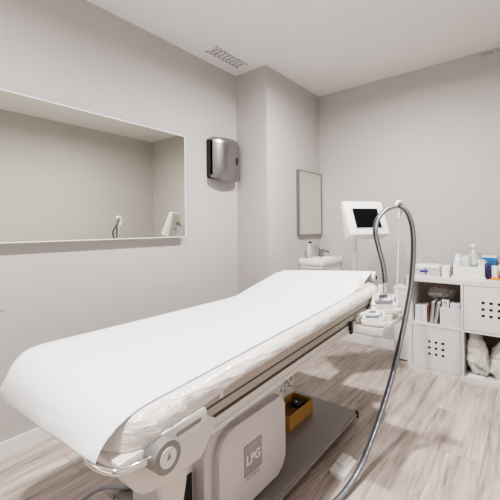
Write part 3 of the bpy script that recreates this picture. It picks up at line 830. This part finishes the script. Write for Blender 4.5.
t = link('looped_cable', tube(bmesh.new(), [(-.55, 3.315, Z+.07), (-.56, 3.315, Z+.11), (-.53, 3.32, Z+.128), (-.50, 3.315, Z+.118), (-.47, 3.32, Z+.124), (-.462, 3.315, Z+.06), (-.468, 3.31, Z+.004)], .003, 8), 'trim', None, True)
tag(t, 'thin white cable coiled behind the charger box', 'cable')

# organizer
ox0, ox1, oy0, oy1 = -.478, -.262, 3.13, 3.29
t = thing('organizer_tray', (-.37, 3.21, Z), 'white open organizer tray full of bottles on the shelf unit', 'organizer')
bm = bmesh.new(); w = .004
front = [(ox0, Z), (ox1, Z), (ox1, Z+.122), (ox1-.022, Z+.128), (ox1-.050, Z+.092), (ox0+.055, Z+.092), (ox0+.020, Z+.122), (ox0, Z+.125)]
prism(bm, front, 'Y', oy0, oy0+w); prism(bm, front, 'Y', oy1-w, oy1)
box(bm, ox0, ox0+w, oy0, oy1, Z, Z+.122); box(bm, ox1-w, ox1, oy0, oy1, Z, Z+.120); box(bm, ox0, ox1, oy0, oy1, Z, Z+.004)
link('tray_wall', bm, 'white_gloss', t)
link('base_step', B(ox0-.004, ox1+.004, oy0-.006, oy0, Z, Z+.016, bev=.002), 'white', t)
def bottle(name, c, prof, m, label, cat, cap=None, capm='trim', band=None, extra=None, group=None):
    t = thing(name, c, label, cat, group)
    link('body', lathe(bmesh.new(), c, prof, 22), m, t, True, 45)
    if cap: link('cap', lathe(bmesh.new(), c, cap, 18), capm, t, True, 45)
    if band: link('band', lathe(bmesh.new(), c, band[0], 22), band[1], t, True, 45)
    return t
Zi = Z+.0045
bottle('lotion_bottle', (-.445, 3.175, Zi), [(.025, 0), (.027, .004), (.027, .135), (.022, .150), (.014, .154)], 'bluewhite', 'white round-shouldered bottle at the left end of the organizer tray', 'bottle', [(.017, .154), (.017, .176), (.013, .180)])
bottle('cream_tube', (-.388, 3.175, Zi), [(.020, 0), (.022, .01), (.031, .140), (.032, .150), (.030, .153)], 'mint', 'pale mint cup-shaped jar second from the left in the organizer tray', 'jar', [(.033, .1535), (.033, .164), (.030, .166)])
t = bottle('pump_bottle', (-.345, 3.245, Zi), [(.036, 0), (.038, .005), (.038, .150), (.030, .172), (.014, .182)], 'liquid', 'large clear bottle with white pump rising above the organizer tray', 'bottle', [(.017, .182), (.017, .205), (.007, .207), (.007, .228), (.019, .229), (.020, .252), (.012, .256)])
link('pump_nozzle', cyl(bmesh.new(), (-.345, 3.245, Zi+.244), (-.372, 3.225, Zi+.242), .006, .005, 10), 'trim', t, True)
t = bottle('clear_jar', (-.335, 3.175, Zi), [(.026, 0), (.028, .004), (.028, .110), (.022, .148), (.018, .152)], 'clear', 'clear plastic bottle with white inside at the tray front', 'bottle', None)
link('white_contents', lathe(bmesh.new(), (-.335, 3.175, Zi), [(.015, .004), (.016, .080), (.014, .126), (.008, .135)], 14), 'bluewhite', t, True)
link('dark_ring', lathe(bmesh.new(), (-.335, 3.175, Zi), [(.0285, .094), (.0288, .095), (.0288, .100), (.0285, .101)], 16), 'grey', t, True)
bottle('spray_bottle', (-.300, 3.165, Zi), [(.013, 0), (.014, .004), (.014, .105), (.009, .112)], 'lightgrey', 'small grey vial beside the clear bottle in the organizer tray', 'bottle', [(.012, .112), (.012, .138), (.008, .142)])
bottle('ointment_tube', (-.279, 3.20, Zi), [(.011, 0), (.012, .004), (.012, .118), (.008, .122)], 'trim', 'small white tube at the right end of the organizer tray', 'tube', [(.010, .122), (.010, .138), (.007, .140)])
# behind and right
t, Q = cbox('glove_box', -.296, -.205, 3.315, 3.375, Z, Z+.150, 'blue', 'blue carton with white lid behind the organizer tray', 'box')
link('lid', B(-.298, -.203, 3.313, 3.377, Z+.150, Z+.166, bev=.001), 'bluewhite', t)
bm = bmesh.new()
for x0_, x1_, zz in ((-.285, -.262, .112), (-.255, -.225, .116), (-.278, -.246, .096), (-.238, -.220, .098)): box(bm, x0_, x1_, 3.3135, 3.3155, Z+zz, Z+zz+.008)
link('dark_print', bm, 'ink', t)
cbox('slim_carton', -.253, -.236, 3.17, 3.24, Z, Z+.112, 'dark_purple', 'slim dark violet carton against the right side of the organizer', 'box')
bottle('storage_jar', (-.150, 3.352, Z), [(.040, 0), (.044, .005), (.046, .150), (.044, .158)], 'clear', 'clear wide storage jar behind the small white carton', 'jar', [(.046, .158), (.047, .168), (.040, .172)], 'lightgrey', ([(.043, .006), (.044, .02), (.0445, .06), (.043, .061)], 'lilac'))
t, Q = cbox('small_carton', -.226, -.188, 3.19, 3.23, Z+.012, Z+.100, 'white_gloss', 'small white carton standing on the orange tray', 'box')
link('front_label', B(-.205, -.190, 3.188, 3.1905, Z+.03, Z+.085), 'lilac', t)
t = link('orange_tray', slab(rrect(-.232, -.10, 3.135, 3.26, .010, 4), Z, Z+.0115, .003), 'orange', None, True, 50)
tag(t, 'flat orange plastic tray at the right of the shelf unit top', 'tray')
c = (-.158, 3.175, Z+.0118)
t = thing('ointment_jar', c, 'amber jar with black base band and pale pink lid on the orange tray', 'jar')
link('jar_base', lathe(bmesh.new(), c, [(.024, 0), (.026, .003), (.026, .022), (.025, .023)], 20), 'ink', t, True, 45)
link('jar_body', lathe(bmesh.new(), c, [(.026, .0235), (.026, .052), (.025, .053)], 20), 'amber', t, True, 45)
link('jar_lid', lathe(bmesh.new(), c, [(.026, .0535), (.028, .056), (.028, .094), (.022, .100)], 20), 'pink', t, True, 45)

# ------------------------------------------------------------------ lights
def area(name, loc, target, sx, sy, power, col=(1, .975, .95)):
    l = bpy.data.lights.new(name, 'AREA'); l.shape = 'RECTANGLE'; l.size = sx; l.size_y = sy; l.energy = power; l.color = col
    o = bpy.data.objects.new(name, l); COL.objects.link(o); o.location = loc
    o.rotation_euler = (Vector(target)-Vector(loc)).to_track_quat('-Z', 'Y').to_euler(); return o
area('fill_lamp', (-.75, -2.45, 1.45), (-.60, 2.5, 1.35), 2.4, 2.0, 2.5, (1, .99, .985))
area('bounce_lamp', (-.75, -1.2, .9), (-.75, -.6, 2.6), 1.2, 1.2, 12, (1, .985, .975))  # added upward fill, bounced off the ceiling
area('corner_fill_lamp', (-1.9, -1.2, 1.9), (.6, 1.2, 1.3), .8, 1.2, 5, (1, .99, .98))  # added fill from the rear left to brighten the right wall
pl = bpy.data.lights.new('downlight_lamp', 'AREA'); pl.shape = 'DISK'; pl.size = .09; pl.energy = 50; pl.color = (1, .985, .97); pl.spread = R(170)
for x, y in ((-.765, 2.03), (-.70, .15)):  # second position is the added near downlight
    o = bpy.data.objects.new('downlight_lamp', pl); COL.objects.link(o); o.location = (x, y, H-.03)
w = bpy.data.worlds.new('w'); scn.world = w; w.use_nodes = True
w.node_tree.nodes['Background'].inputs[0].default_value = (.8, .8, .8, 1); w.node_tree.nodes['Background'].inputs[1].default_value = .3

# ------------------------------------------------------------------ camera
f, cyp, yaw, roll, hc_ = 345.891, 228.1684, .6798, -.011, 1.175
c, s = math.cos(yaw), math.sin(yaw); r = Vector((c, s, 0)); v = Vector((-s, c, 0)); z = Vector((0, 0, 1))
Rt = r*math.cos(roll)+z*math.sin(roll); Ut = -r*math.sin(roll)+z*math.cos(roll)
cam = bpy.data.cameras.new('camera'); cam.sensor_width = 36; cam.sensor_fit = 'HORIZONTAL'; cam.lens = f/500*36
cam.shift_y = -(250-cyp)/500; cam.clip_start = .02
o = bpy.data.objects.new('camera', cam); COL.objects.link(o)
m = Matrix((Rt, Ut, -v)).transposed().to_4x4(); m.translation = (0, 0, hc_); o.matrix_world = m
scn.camera = o
scn.view_settings.view_transform = 'Filmic'; scn.view_settings.look = 'High Contrast'; scn.view_settings.exposure = -.24
scn.cycles.max_bounces = 12; scn.cycles.diffuse_bounces = 6; scn.cycles.sample_clamp_indirect = 6
scn.cycles.use_denoising = True
